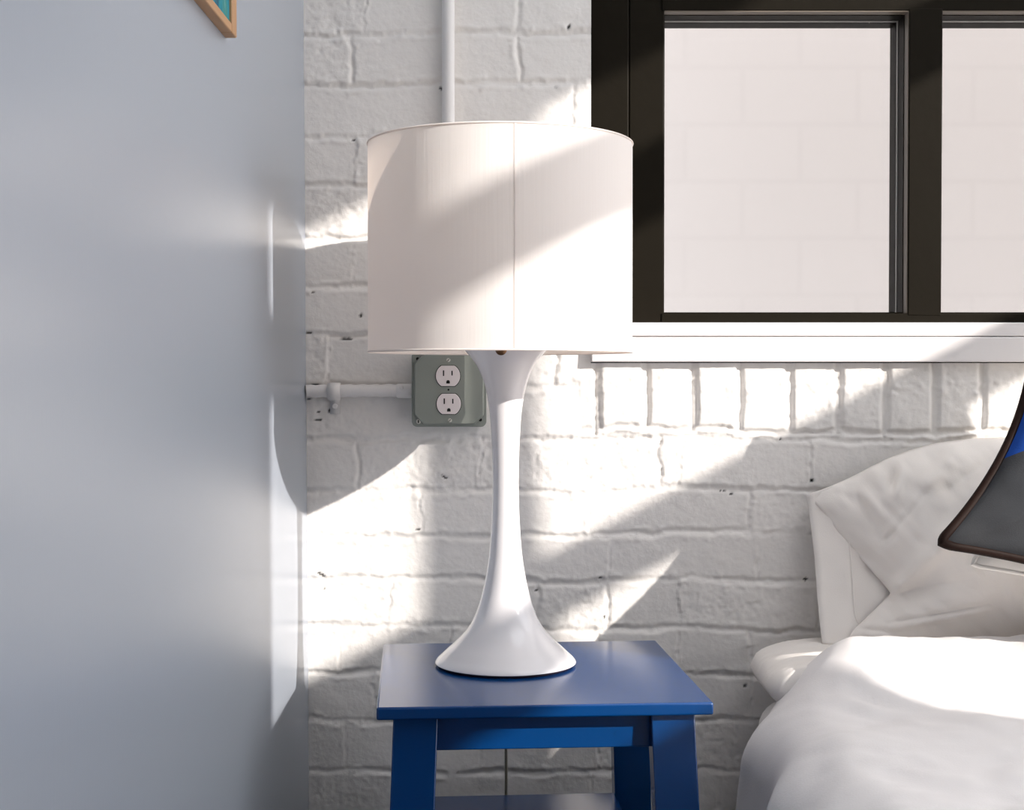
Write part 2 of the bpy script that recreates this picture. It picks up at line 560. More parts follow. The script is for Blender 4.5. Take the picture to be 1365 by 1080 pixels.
R1 = (rz(641), rz(516)); R2 = (rz(1118), rz(738)); R3 = rz(1205)
PA = (ry(8), ry(560)); PB = (ry(704), ry(1560))
holes = []
for pane, low in ((PA, rz(1304)), (PB, rz(1600)), ((PB[1] + .05, 1.95), EYE - .25)):
    for z0, z1 in (R1, R2, (low, R3)):
        holes.append((ry(730) if pane is PB and z1 == R3 else pane[0], pane[1], z0, z1))
holes.append((PB[1] + .05, 1.97, EYE - .25, 2.8))  # added full-height bay, out of view, for more sky and bounce light
for k in range(4):                                # unseen low openings, added so sun on the bed bounces up the wall
    holes.append((-2.2 + k * 1.03, -2.2 + k * 1.03 + .97, EYE - .15, EYE + M_ * XR - .785))
wall_with_holes('wall_right', 'x', XR, .02, (YF, DW + .2), holes, M['wall_paint'])
# tall windows in the wall behind the camera
wall_with_holes('wall_front', 'y', YF, .1, (XL - .1, XR + .02), [], M['far_paint'])

# the building across the alley, seen through the window
bm = bmesh.new(); box(bm, -3, 5, 3.35, 3.55, -1, 4.2)
o = finish('wall_exterior', bm, M['block'], smooth=False); tag(o, kind='structure')

# ------------------------------------------------------------------ the window in the brick wall
win = empty('window_1', (WIN['x0'], DW, WIN['z0']), kind='structure')
INV = Matrix.Translation((-WIN['x0'], -DW, -WIN['z0']))
Y0 = DW + .010


def at(px, Y=Y0): return P(px, 300, Y).x
def az(py, Y=Y0): return P(CX, py, Y).z


xa, xb = at(885.5), at(1210.5)
xc, xd = at(1255.5), at(1255.5) + (xb - xa)
zt_, zb_ = az(14), az(417.5)
bm = bmesh.new()
box(bm, WIN['x0'] - .014, at(838), Y0, Y0 + .094, WIN['z0'] - .003, WIN['z1'] + .014)
finish('casing', bm, M['frame'], win, bevel=.002, inv=INV)
bm = bmesh.new()
box(bm, at(838.6), xa, Y0 + .003, Y0 + .094, WIN['z0'] - .003, WIN['z1'] + .014)
finish('jamb', bm, M['frame'], win, bevel=.002, inv=INV)
bm = bmesh.new()
box(bm, xd, WIN['x1'] + .014, Y0, Y0 + .094, WIN['z0'] - .003, WIN['z1'] + .014)
finish('casing', bm, M['frame'], win, bevel=.002, inv=INV)
bm = bmesh.new()
box(bm, xa - .004, xd + .004, Y0 + .001, Y0 + .094, zt_, WIN['z1'] + .014)
finish('head_rail', bm, M['frame'], win, bevel=.0015, inv=INV)
bm = bmesh.new()
box(bm, xa - .004, xd + .004, Y0 + .001, Y0 + .094, WIN['z0'] - .003, zb_)
finish('bottom_rail', bm, M['frame'], win, bevel=.0015, inv=INV)
bm = bmesh.new()
box(bm, xb, xc, Y0, Y0 + .094, zb_ - .004, zt_ + .004)
finish('mullion', bm, M['frame'], win, bevel=.002, inv=INV)


def ring(bm, x0, x1, z0, z1, i, y0, y1, o=-.004):
    """rectangular ring inset by i from an opening"""
    box(bm, x0 + o, x0 + i, y0, y1, z0 + o, z1 - o); box(bm, x1 - i, x1 - o, y0, y1, z0 + o, z1 - o)
    box(bm, x0 + i, x1 - i, y0, y1, z0 + o, z0 + i); box(bm, x0 + i, x1 - i, y0, y1, z1 - i, z1 - o)


for x0, x1 in ((xa, xb), (xc, xd)):
    bm = bmesh.new(); ring(bm, x0, x1, zb_, zt_, .0022, Y0 + .021, Y0 + .052)
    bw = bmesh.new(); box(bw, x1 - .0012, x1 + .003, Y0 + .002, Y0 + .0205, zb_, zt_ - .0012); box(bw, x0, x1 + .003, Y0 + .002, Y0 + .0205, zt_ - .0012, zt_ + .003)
    finish('stop_edge', bw, M['tan_edge'], win, smooth=False, inv=INV)  # lighter tan strip along the right and top edges only
    sash = finish('sash', bm, M['frame'], win, smooth=False, inv=INV)
    bm = bmesh.new(); ring(bm, x0, x1, zb_, zt_, .0034, Y0 + .0525, Y0 + .058)
    finish('gasket', bm, M['gasket'], sash, smooth=False, inv=INV)
    bm = bmesh.new(); ring(bm, x0, x1, zb_, zt_, .0040, Y0 + .0585, Y0 + .092)
    finish('glazing_bead', bm, M['frame'], sash, smooth=False, inv=INV)
    bm = bmesh.new(); box(bm, x0, x1, Y0 + .080, Y0 + .084, zb_, zt_)
    finish('pane', bm, M['glass'], sash, smooth=False, inv=INV)
# sill board with a bead along its face
bm = bmesh.new()
ys = DW - .015
s0, s1, s2 = P(900, 430, ys).z, P(900, 449, ys).z, P(900, 482.5, ys).z
xs0 = P(788.5, 450, ys).x
box(bm, xs0, WIN['x1'] + .03, ys, DW + .02, s1 + .0008, s0)
box(bm, xs0, WIN['x1'] + .03, ys - .0012, DW + .02, s2, s1 - .0004)
finish('window_sill', bm, M['sill'], win, bevel=.0015, inv=INV)

# ------------------------------------------------------------------ step stool
zt = EYE - .367
FL, FR, BL, BR = PZ(483, 943.5, zt), PZ(934.5, 937.5, zt), PZ(526, 858.5, zt), PZ(888, 853, zt)
ux = ((FR - FL) + (BR - BL)).normalized()
yaw = math.atan2(ux.y, ux.x)
cen = (FL + FR + BL + BR) / 4
Wd = ((FR - FL).length + (BR - BL).length) / 4
Dp = abs((((BL + BR) - (FL + FR)) / 2).dot(Vector((-math.sin(yaw), math.cos(yaw), 0)))) / 2
print('stool', Wd * 2, Dp * 2, math.degrees(yaw), cen)
stool = empty('step_stool', (cen.x, cen.y, 0), yaw)
tag(stool, 'dark blue wooden step stool carrying the lamp, between the grey wall and bed', 'stool')
T = .0145
bm = bmesh.new(); box(bm, -Wd, Wd, -Dp, Dp, zt - T, zt)
finish('seat', bm, M['stool'], stool, bevel=.0025, seg=3)
# legs: wide boards splaying outwards to the floor
LX0, LX1 = .172, .1215
for sx in (-1, 1):
    for sy in (-1, 1):
        bm = bmesh.new()
        yt = sy * (Dp - .016); yt2 = sy * (Dp - .046)
        yb = sy * (Dp + .024); yb2 = sy * (Dp - .006)
        spl = .018
        top = [(sx * LX1, yt, zt - T), (sx * LX0, yt, zt - T), (sx * LX0, yt2, zt - T), (sx * LX1, yt2, zt - T)]
        bot = [(sx * (LX1 + spl), yb, 0), (sx * (LX0 + spl), yb, 0), (sx * (LX0 + spl), yb2, 0), (sx * (LX1 + spl), yb2, 0)]
        hexa(bm, bot, top)
        finish('leg', bm, M['stool'], stool, bevel=.0015)
for sy in (-1, 1):
    bm = bmesh.new()
    y0 = sy * (Dp - .032); y1 = sy * (Dp - .048)
    box(bm, -LX1 - .002, LX1 + .002, min(y0, y1), max(y0, y1), zt - T - .043, zt - T)
    ap = finish('apron', bm, M['stool'], stool, bevel=.0015)
    if sy < 0:
        bm = bmesh.new(); disc_y(bm, .085, zt - T - .027, circle(.0032, 16), y0 - .0006, y0 + .004)
        finish('screw_plug', bm, M['stool'], ap)
for sx in (-1, 1):
    bm = bmesh.new()
    box(bm, min(sx * (LX0 - .002), sx * (LX1 + .03)), max(sx * (LX0 - .002), sx * (LX1 + .03)), -Dp + .047, Dp - .047, zt - T - .043, zt - T)
    finish('side_rail', bm, M['stool'], stool, bevel=.0015)
zs_ = P(700, 1059, cen.y + Dp - .03).z
bm = bmesh.new(); box(bm, -.128, .128, -Dp + .05, Dp - .03, zs_ - .018, zs_)
finish('step', bm, M['stool'], stool, bevel=.002)

# ------------------------------------------------------------------ table lamp
LD = 1.824
LXc = (674 - CX) * LD / F
K = F / LD
lamp = empty('table_lamp', (LXc, LD, zt))
tag(lamp, 'white trumpet-shaped table lamp with a large drum shade on the blue stool', 'lamp')
# (half width px, pixel row) of the outline
prof = [(91.0, 886.6), (93.6, 885), (93.8, 882.5), (91.0, 878.5), (84, 872), (75.5, 864), (66, 855.5), (56.5, 845.5), (48, 834.5), (41.5, 822), (36.2, 808), (32, 793),
        (28.4, 778), (25.6, 763), (22.2, 740), (20.0, 715), (18.5, 690), (17.6, 662), (17.4, 636), (17.9, 610), (18.9, 585), (20.4, 560), (22.6, 540), (25.8, 522), (30.2, 506), (36, 492),
        (43.5, 480), (52, 470), (58, 463), (61, 457)]
rows = [(w / K, (HZ - y) / K + EYE - zt) for w, y in prof]
rows = [(r, max(z, .0035)) for r, z in rows]
# smooth resampling
rr = np.array(rows); t = np.arange(len(rr)); tt = np.linspace(0, len(rr) - 1, 140)
def cubic(v):
    out = []
    for u in tt:
        i = min(int(u), len(v) - 2); f_ = u - i
        p0, p1, p2, p3 = v[max(i - 1, 0)], v[i], v[i + 1], v[min(i + 2, len(v) - 1)]
        out.append(.5 * (2 * p1 + (p2 - p0) * f_ + (2 * p0 - 5 * p1 + 4 * p2 - p3) * f_ ** 2 + (3 * p1 - p0 - 3 * p2 + p3) * f_ ** 3))
    return out
sm = list(zip(cubic(rr[:, 0]), cubic(rr[:, 1])))
bm = bmesh.new()
lathe(bm, sm + [(.045, sm[-1][1] + .004), (.02, sm[-1][1] + .006), (.0005, sm[-1][1] + .006)], 128)
finish('base', bm, M['lamp'], lamp, angle=60)
bm = bmesh.new(); lathe(bm, [(.084, 0), (.086, .0005), (.086, .0045), (.084, .005)], 96)
finish('felt_pad', bm, M['lamp_under'], lamp)
ztop = sm[-1][1]
bm = bmesh.new(); lathe(bm, [(.0005, ztop + .005), (.019, ztop + .005), (.019, ztop + .03), (.022, ztop + .034), (.022, ztop + .06), (.0005, ztop + .062)], 32)
finish('socket', bm, M['bronze'], lamp)
# bulb
bm = bmesh.new()
bp = [(.0005, 0), (.013, 0), (.014, .02), (.02, .035), (.029, .052), (.0305, .066), (.027, .08), (.017, .091), (.0005, .096)]
lathe(bm, [(r, z + ztop + .058) for r, z in bp], 32)
finish('bulb', bm, M['socket'], lamp)
# little switch knob at the front under the shade
zk = (HZ - 466) * (LD - .072) / F + EYE - zt
sx = (668.5 - 674) / K
bm = bmesh.new()
tube(bm, [(sx, -.045, zk), (sx, -.066, zk)], .0022, 12)
tube(bm, [(sx, -.064, zk), (sx, -.0665, zk), (sx, -.076, zk), (sx, -.0775, zk)], [.0052, .0072, .0072, .0052], 20)
finish('switch_knob', bm, M['bronze'], lamp)
# shade
SR = .1683
sxc = (666.8 - 674) / K
zs0, zs1 = (HZ - 469.5) / K + EYE - zt, (HZ - 195.3) / K + EYE - zt
bm = bmesh.new()
n = 160
hs = np.linspace(zs0, zs1, 10)
lathe(bm, [(SR, z) for z in hs], n, sxc, 0, close=False)
shade = finish('lamp_shade', bm, M['shade'], lamp)
for z in (zs0, zs1):
    bm = bmesh.new()
    tube(bm, [(sxc + SR * math.cos(2 * PI * k / n), SR * math.sin(2 * PI * k / n), z) for k in range(n)], .0013, 10, closed=True)
    finish('shade_rim', bm, M['shade'], shade)
# overlapped seams, one at the front and one at the left edge
def seam(px, wpx):
    s_ = ((px - 666.8) * (LD - SR) / F)
    a0 = -PI / 2 + math.asin(max(-1, min(1, s_ / SR)))
    a1 = a0 + wpx
    bm = bmesh.new()
    vs = []
    for k in range(7):
        a = a0 + (a1 - a0) * k / 6
        for R_ in (SR + .0002, SR + .0006):
            vs.append([bm.verts.new((sxc + R_ * math.cos(a), R_ * math.sin(a), z)) for z in (zs0, zs1)])
    for k in range(6):
        i0, o0, i1, o1 = vs[2 * k], vs[2 * k + 1], vs[2 * k + 2], vs[2 * k + 3]
        bm.faces.new((o0[0], o1[0], o1[1], o0[1]))
        bm.faces.new((i0[0], i0[1], i1[1], i1[0]))
        bm.faces.new((i0[0], i1[0], o1[0], o0[0])); bm.faces.new((i0[1], o0[1], o1[1], i1[1]))
    bm.faces.new((vs[0][0], vs[1][0], vs[1][1], vs[0][1])); bm.faces.new((vs[-2][0], vs[-2][1], vs[-1][1], vs[-1][0]))
    finish('seam', bm, M['shade'], shade)
seam(687, .013)
# spider and harp inside the shade
bm = bmesh.new()
for k in range(3):
    a = .5 + k * 2 * PI / 3
    tube(bm, [(0, 0, zs1 - .02), (sxc + SR * .995 * math.cos(a), SR * .995 * math.sin(a), zs1 - .004)], .0018, 8)
finish('shade_spider', bm, M['bronze'], shade)
bm = bmesh.new()
hp = []
for k in range(25):
    a = PI * k / 24
    hp.append((.055 * math.cos(a) * (1 if abs(math.cos(a)) < .9 else .95), 0, ztop + .03 + (zs1 - .02 - ztop - .03) * math.sin(a) ** .55))
tube(bm, hp, .0017, 8)
finish('harp', bm, M['bronze'], lamp)
# cord over the back of the stool and down behind it
bm = bmesh.new()
bk = cen.y + Dp - LD + .006
cp = [(.01, .082, .0035), (.008, .12, .0022), (.004, bk - .02, .0022), (.0, bk + .003, .0012), (-.001, bk + .008, -.012), (-.001, bk + .012, -.06), (.0, bk + .02, -.2), (-.002, bk + .03, -.36), (.005, bk + .01, -.47), (.05, bk - .02, -.4965)]
tube(bm, cp, .0021, 10)
finish('cord', bm, M['cord'], lamp)

# ------------------------------------------------------------------ conduit pipes and outlet box
def conduit(name, a, b, r, label, cat):
    a, b = Vector(a), Vector(b)
    o = empty(name, a)
    tag(o, label, cat)
    inv = Matrix.Translation(-a)
    bm = bmesh.new(); n = 24
    tube(bm, [a.lerp(b, k / n) + Vector((0, .0006 * math.sin(k * 1.3), .0006 * math.sin(k * 2.1))) for k in range(n + 1)], r, 24)
    finish('pipe', bm, M['white_pipe'], o, inv=inv)
    return o, inv


rp = .0092
yv = DW - rp - .003
v0 = P(598, 471, yv); v1 = Vector((v0.x, yv, ZC - .002))
conduit('conduit_pipe', v0, v1, rp, 'white painted vertical conduit pipe rising up the brick behind the lampshade', 'pipe')
h0 = P(409, 521.5, yv); h0.x = XL + .002; h1 = P(549, 520.5, yv)
hc, hinv = conduit('conduit_pipe', h0, h1, rp, 'short white horizontal conduit pipe running from grey wall to outlet box', 'pipe')
# strap
bm = bmesh.new()
x0, x1 = P(437, 520, yv).x, P(454, 520, yv).x
zc = P(445, 521.3, yv).z
arc = [(yv - math.cos(a) * .0112, zc + math.sin(a) * .0112) for a in np.linspace(-PI / 2, PI / 2 + .3, 14)]
arc = [(DW - .0022, zc - .034), (DW - .0024, zc - .0150), (yv - .001, zc - .0116)] + arc[1:]
pv = None
for y, z in arc:
    w = 0 if z > zc - .013 else .0022
    row = [bm.verts.new((x0 + w, y, z)), bm.verts.new((x1 - w, y, z))]
    if pv: bm.faces.new((pv[0], pv[1], row[1], row[0]))
    pv = row
st = finish('strap', bm, M['white_pipe'], hc, inv=hinv)
m_ = st.modifiers.new('thickness', 'SOLIDIFY'); m_.thickness = .0018; m_.offset = 0
sp = P(446.5, 542, DW - .004)
bm = bmesh.new(); disc_y(bm, sp.x, sp.z, circle(.0042, 18), DW - .0062, DW - .002)
finish('screw', bm, M['white_pipe'], st, inv=hinv, bevel=.001)
# connector
bm = bmesh.new()
c0, c1 = P(529, 521, yv), P(549, 521, yv)
tube(bm, [(c0.x, yv, zc), (c0.x + .0012, yv, zc), (c1.x - .001, yv, zc), (c1.x, yv, zc)], [.0098, .0108, .0108, .0108], 24)
co_ = finish('connector', bm, M['white_pipe'], hc, inv=hinv)
sp = P(535, 516.5, yv - .011)
bm = bmesh.new(); disc_y(bm, sp.x, sp.z, circle(.0028, 16), yv - .0135, yv - .008)
finish('screw', bm, M['white_pipe'], co_, inv=hinv, bevel=.0006)

yc = DW - .046                                    # face of the cover plate
KB = F / yc
q0, q1 = P(548.3, 468.5, yc), P(648.3, 569.3, yc)
bx0, bx1, bz1, bz0 = q0.x, q1.x, q0.z, q1.z
bc = ((bx0 + bx1) / 2, (bz0 + bz1) / 2)
ob = empty('outlet_box', (bc[0], DW, bc[1]))
tag(ob, 'grey metal outlet box with two white sockets on brick behind the lamp', 'electrical outlet')
binv = Matrix.Translation((-bc[0], -DW, -bc[1]))
hw, hh = (bx1 - bx0) / 2, (bz1 - bz0) / 2
bm = bmesh.new(); disc_y(bm, bc[0], bc[1], rounded(hw - .001, hh - .001, .009), yc + .009, DW - .001)
finish('housing', bm, M['box_grey'], ob, inv=binv)
# raised cover: a low flange with the corners cut away from a raised centre
bm = bmesh.new()
disc_y(bm, bc[0], bc[1], rounded(hw, hh, .008), yc + .006, yc + .0095)
k0, k1 = .0215, .0165
raised = [(hw - k0, hh - .003), (-hw + k0, hh - .003), (-hw + k1, hh - .0035), (-hw + .0035, hh - k1), (-hw + .003, hh - k0), (-hw + .003, -hh + k0), (-hw + .0035, -hh + k1), (-hw + k1, -hh + .0035),
          (-hw + k0, -hh + .003), (hw - k0, -hh + .003), (hw - k1, -hh + .0035), (hw - .0035, -hh + k1), (hw - .003, -hh + k0), (hw - .003, hh - k0), (hw - .0035, hh - k1), (hw - k1, hh - .0035)]
a = [bm.verts.new((bc[0] + x, yc + .0062, bc[1] + z)) for x, z in raised]
b = [bm.verts.new((bc[0] + x * .965, yc, bc[1] + z * .965)) for x, z in raised]
bm.faces.new(b)
for i in range(len(a)):
    j = (i + 1) % len(a)
    bm.faces.new((a[i], a[j], b[j], b[i]))
cover = finish('cover_plate', bm, M['box_grey'], ob, inv=binv, bevel=.0007, angle=25)
def pxc(px, py, y=yc): p = P(px, py, y); return p.x, p.z
for i, (cx_, cy_) in enumerate(((557.8, 562), (640.3, 559.8), (556.6, 478.4), (640.3, 478.4))):
    x, z = pxc(cx_, cy_, yc + .004)
    bm = bmesh.new()
    if i == 0:
        disc_y(bm, x, z, circle(.0036, 18), yc + .003, yc + .0065)
        s_ = finish('screw', bm, M['screw'], cover, inv=binv, bevel=.001)
        bm = bmesh.new(); disc_y(bm, x, z, rounded(.0007, .0022, .0006, 2), yc + .0026, yc + .0032)
        finish('screw_slot', bm, M['black'], s_, inv=binv)
    else:
        disc_y(bm, x, z, circle(.0024, 18), yc + .0054, yc + .0065)
        finish('screw_hole', bm, M['black'], cover, inv=binv)
for cy_ in (480.3, 560.6):
    x, z = pxc(597.6 if cy_ < 500 else 599.6, cy_)
    bm = bmesh.new(); disc_y(bm, x, z, circle(.0030, 18), yc - .0012, yc + .001)
    s_ = finish('screw', bm, M['screw'], cover, inv=binv, bevel=.0008)
    bm = bmesh.new(); disc_y(bm, x, z, [(.0021, .0016), (.0016, .0021), (-.0021, -.0016), (-.0016, -.0021)], yc - .0014, yc - .001)
    finish('screw_slot', bm, M['black'], s_, inv=binv)
x, z = pxc(597.8, 519.6)
bm = bmesh.new(); disc_y(bm, x, z, circle(.0014, 14), yc - .0003, yc + .001); finish('screw_hole', bm, M['black'], cover, inv=binv)
for cx_, cy_ in ((597.2, 501.2), (598.2, 538.6)):
    x, z = pxc(cx_, cy_)
    R_ = .0177; hcut = .0149
    out = []
    a0 = math.asin(hcut / R_)
    for k in range(15): aa = -a0 + 2 * a0 * k / 14; out.append((R_ * math.cos(aa), R_ * math.sin(aa)))
    for k in range(15): aa = PI - a0 + 2 * a0 * k / 14; out.append((R_ * math.cos(aa), R_ * math.sin(aa)))
    bm = bmesh.new(); disc_y(bm, x, z, [(u * 1.05, v * 1.055) for u, v in out], yc - .0004, yc + .001)
    finish('socket_recess', bm, M['black'], cover, inv=binv)
    bm = bmesh.new(); disc_y(bm, x, z, out, yc - .0022, yc + .001)
    so = finish('socket', bm, M['socket'], ob, inv=binv, bevel=.0006)
    for dx, hh_ in ((-.0064, .0041), (.0060, .0035)):
        bm = bmesh.new(); disc_y(bm, x + dx, z + .0040, rounded(.0009, hh_, .0004, 2), yc - .0025, yc - .0015)
        finish('slot', bm, M['black'], so, inv=binv)
    bm = bmesh.new()
    g_ = [(.0026 * math.cos(aa), .0026 * math.sin(aa)) for aa in np.linspace(0, PI, 12)] + [(-.0026, -.0024), (.0026, -.0024)]
    disc_y(bm, x + .0002, z - .0087, g_, yc - .0025, yc - .0015)
    finish('ground_hole', bm, M['black'], so, inv=binv)

# ------------------------------------------------------------------ picture on the left wall
pc = empty('framed_picture', (XL - .001, 1.36, EYE + .37))
tag(pc, 'teal and blue painting in a thin pale wood frame on the grey wall', 'picture')
pf = XL + .0105
yB = F * abs(pf) / (CX - 317.5)
zB = P(317.5, 51, yB).z
pinv = Matrix.Translation((-(XL - .001), -1.36, -(EYE + .37)))
y1_, y0_, z0_, z1_ = yB, yB - .50, zB, zB + .42
wallx = XL - .0022
for (ya, yb, za, zb2) in ((y1_ - .026, y1_, z0_, z1_), (y0_, y0_ + .026, z0_, z1_)):
    bm = bmesh.new(); box(bm, wallx, pf, ya, yb, za, zb2); finish('frame_stile', bm, M['oak'], pc, inv=pinv, bevel=.0012)
for (za, zb2) in ((z0_, z0_ + .0095), (z1_ - .0095, z1_)):
    bm = bmesh.new(); box(bm, wallx, pf - .0004, y0_ + .026, y1_ - .026, za, zb2); finish('frame_rail', bm, M['oak'], pc, inv=pinv, bevel=.0012)
bm = bmesh.new(); box(bm, wallx, pf - .003, y0_ + .02, y1_ - .02, z0_ + .008, z1_ - .008)
finish('painting', bm, M['art'], pc, inv=pinv)

# ------------------------------------------------------------------ bed
MT = EYE - .462                                   # mattress top
bed = empty('bed', (1.1, 1.1, 0))
tag(bed, 'low bed with a white sheeted mattress standing right of the blue stool', 'bed')
bm = bmesh.new(); box(bm, -.72, .75, -.96, .965, .10, .20)
finish('bed_base', bm, M['brass'], bed, bevel=.006)
for sx_ in (-.66, .69):
    for sy_ in (-.9, .9):
        bm = bmesh.new(); box(bm, sx_ - .03, sx_ + .03, sy_ - .03, sy_ + .03, 0, .10); finish('leg', bm, M['brass'], bed, bevel=.003)
bm = bmesh.new(); box(bm, -.745, .77, -.99, .99, .20, MT)
mt = finish('mattress', bm, M['sheet'], bed, bevel=.045, seg=6)

# flat pillow at the head of the bed
def pillow_flat(name, cx, cy, zb, hx, hy, hz, seed, label, mat_):
    n = 81
    u = np.linspace(-1, 1, n); U, V = np.meshgrid(u, u, indexing='ij')
    # square to rounded outline
    Ud = U * np.sqrt(np.clip(1 - .07 * V ** 8, 0, 1)); Vd = V * np.sqrt(np.clip(1 - .07 * U ** 8, 0, 1))
    rad = np.maximum(np.abs(U), np.abs(V))
    th = np.clip(1 - rad ** 6, 0, 1) ** .5
    X = cx + hx * Ud; Y = cy + hy * Vd
    w = .008 * fbm(U * 3, V * 3, 4, seed)
    Zt = zb + hz * .5 + hz * .5 * th + w * th
    Zb = zb + hz * .5 - hz * .5 * th
    co = np.concatenate([np.stack([X, Y, Zt], -1).reshape(-1, 3), np.stack([X, Y, Zb], -1).reshape(-1, 3)])
    idx = np.arange(n * n).reshape(n, n)
    q = np.stack([idx[:-1, :-1], idx[1:, :-1], idx[1:, 1:], idx[:-1, 1:]], -1).reshape(-1, 4)
    q2 = q[:, ::-1] + n * n
    me = mesh_from(name, co, np.concatenate([q, q2]))
    b_ = bmesh.new(); b_.from_mesh(me); bmesh.ops.remove_doubles(b_, verts=b_.verts, dist=1e-4)
    o = finish(name, b_, mat_, None, angle=180)
    if label: tag(o, label, 'pillow')
    return o


pillow_flat('pillow', .670, 1.997, MT + .001, .324, .104, .084, 3, 'white pillow lying flat at the bed head under the upright pillow', M['case'])


def coons(bot, top, left, right, nu, nv):
    """grid from four polylines (bottom/top run along u, left/right along v)"""
    def rs(pl, n):
        pl = np.array(pl, float); d = np.r_[0, np.cumsum(np.linalg.norm(np.diff(pl, axis=0), axis=1))]
        t = np.linspace(0, d[-1], n)
        return np.stack([np.interp(t, d, pl[:, k]) for k in range(2)], -1)
    B, Tp, L, R = rs(bot, nu), rs(top, nu), rs(left, nv), rs(right, nv)
    for arr in (B, Tp, L, R):                      # soften the polylines
        for _ in range(2): arr[1:-1] = .25 * arr[:-2] + .5 * arr[1:-1] + .25 * arr[2:]
    u = np.linspace(0, 1, nu)[:, None, None]; v = np.linspace(0, 1, nv)[None, :, None]
    G = (1 - v) * B[:, None] + v * Tp[:, None] + (1 - u) * L[None] + u * R[None] \
        - ((1 - u) * (1 - v) * B[0] + u * (1 - v) * B[-1] + (1 - u) * v * Tp[0] + u * v * Tp[-1])
    return G


# upright pillow in an open-ended case, leaning on the bricks
up = empty('pillow', (.75, 2.0, MT + .07))
tag(up, 'white pillow propped upright on the brick wall, its open case end crumpled', 'pillow')
uinv = Matrix.Translation((-.75, -2.0, -(MT + .07)))
nu, nv = 130, 90
G = coons([(1127, 868), (1200, 868), (1300, 868), (1450, 868), (1640, 870)], [(1075.5, 660), (1105, 650), (1135, 637), (1165, 621), (1185, 611), (1215, 600), (1250, 591), (1295, 585.5), (1345, 584), (1430, 592), (1530, 625), (1600, 665)],
          [(1127, 868), (1130, 852), (1140, 838), (1165, 815), (1189, 791), (1172, 772), (1150, 748), (1125, 718), (1100, 685), (1075.5, 660)], [(1640, 870), (1655, 800), (1640, 720), (1600, 665)], nu, nv)
u = np.linspace(0, 1, nu)[:, None]; v = np.linspace(0, 1, nv)[None, :]
puff = np.sin(PI * np.clip(.02 + .98 * v, 0, 1)) ** .62 * (1 - (1 - np.clip(u / .30, 0, 1)) ** 2) * (1 - np.clip((u - .75) / .25, 0, 1) ** 3)
edge = 2.098 - .075 * (1 - v) ** 1.3              # the lower edge sits further out on the bed
gx, gy = G[..., 0], G[..., 1]


CA = 1.0
def crease(ax, ay, bx_, by_, w, amp):
    d = np.array([bx_ - ax, by_ - ay]); L = np.hypot(*d); d = d / L
    t = (gx - ax) * d[0] + (gy - ay) * d[1]; s = -(gx - ax) * d[1] + (gy - ay) * d[0]
    fall = sstep(-8, 12, t) * (1 - sstep(L - 25, L + 10, t))
    return CA * amp * fall * np.exp(-(s / w) ** 2)


wr = .016 * fbm(gx / 80, gy / 80, 3, 60) * puff ** .5 + .006 * fbm((gx + gy) / 60, (gx - gy) / 24, 2, 62)
CA = 1.7
wr += crease(1180, 722, 1250, 640, 5, -.006) + crease(1188, 712, 1256, 634, 6, .005)
wr += crease(1188, 655, 1192, 622, 6, -.008) + crease(1196, 660, 1202, 622, 7, .006)
wr += crease(1140, 660, 1165, 690, 6, -.004) + crease(1150, 655, 1178, 690, 6, .004)
wr += crease(1185, 838, 1320, 812, 4, .004) + crease(1185, 832, 1320, 806, 4, -.003)
wr += crease(1140, 838, 1200, 843, 4, -.003) + crease(1190, 792, 1290, 690, 14, .010) + crease(1150, 842, 1215, 760, 9, .004)
wr += crease(1230, 650, 1280, 600, 10, .006) + crease(1260, 660, 1330, 610, 12, -.007) + crease(1130, 740, 1185, 780, 10, .004)
dep = edge - .105 * puff - wr
dep = np.minimum(dep, 2.108)
dirs = np.stack([(gx - CX) / F, np.full_like(gx, math.cos(PITCH)) + (CY - gy) / F * math.sin(PITCH), -math.sin(PITCH) + (CY - gy) / F * math.cos(PITCH)], -1)
Pt = dirs * (dep / dirs[..., 1])[..., None]; Pt[..., 2] += EYE
# the front of the case lies off the wall at its open end
grid_mesh('case_front', Pt[..., 0], Pt[..., 1], Pt[..., 2], M['case'], up, solid=.0022, inv=uinv)
# back of the case: flat against the wall, open at the left, with a hem line
nb, nc = 60, 60
GB = coons([(1096, 858), (1200, 868), (1400, 868), (1640, 870)], [(1075.5, 660), (1105, 650), (1135, 637), (1165, 621), (1185, 611), (1215, 600), (1250, 591), (1295, 585.5), (1345, 584), (1430, 592), (1530, 625), (1600, 665)],
           [(1096, 858), (1090, 800), (1086, 745), (1081, 700), (1075.5, 660)], [(1640, 870), (1655, 800), (1640, 720), (1600, 665)], nb, nc)
gx, gy = GB[..., 0], GB[..., 1]
ub = np.linspace(0, 1, nb)[:, None]; vb = np.linspace(0, 1, nc)[None, :]
dep = 2.100 - .068 * (1 - vb) ** 1.3 * np.ones_like(ub) + .004 * fbm(gx / 40, gy / 40, 2, 70)
hem_px = 1131 + (gy - 730) * .16
dep = dep - .0018 * (gx < hem_px)
dep = np.minimum(dep, 2.108)
dirs = np.stack([(gx - CX) / F, np.full_like(gx, math.cos(PITCH)) + (CY - gy) / F * math.sin(PITCH), -math.sin(PITCH) + (CY - gy) / F * math.cos(PITCH)], -1)
Pb = dirs * (dep / dirs[..., 1])[..., None]; Pb[..., 2] += EYE
grid_mesh('case_back', Pb[..., 0], Pb[..., 1], Pb[..., 2], M['case'], up, solid=.002, inv=uinv)
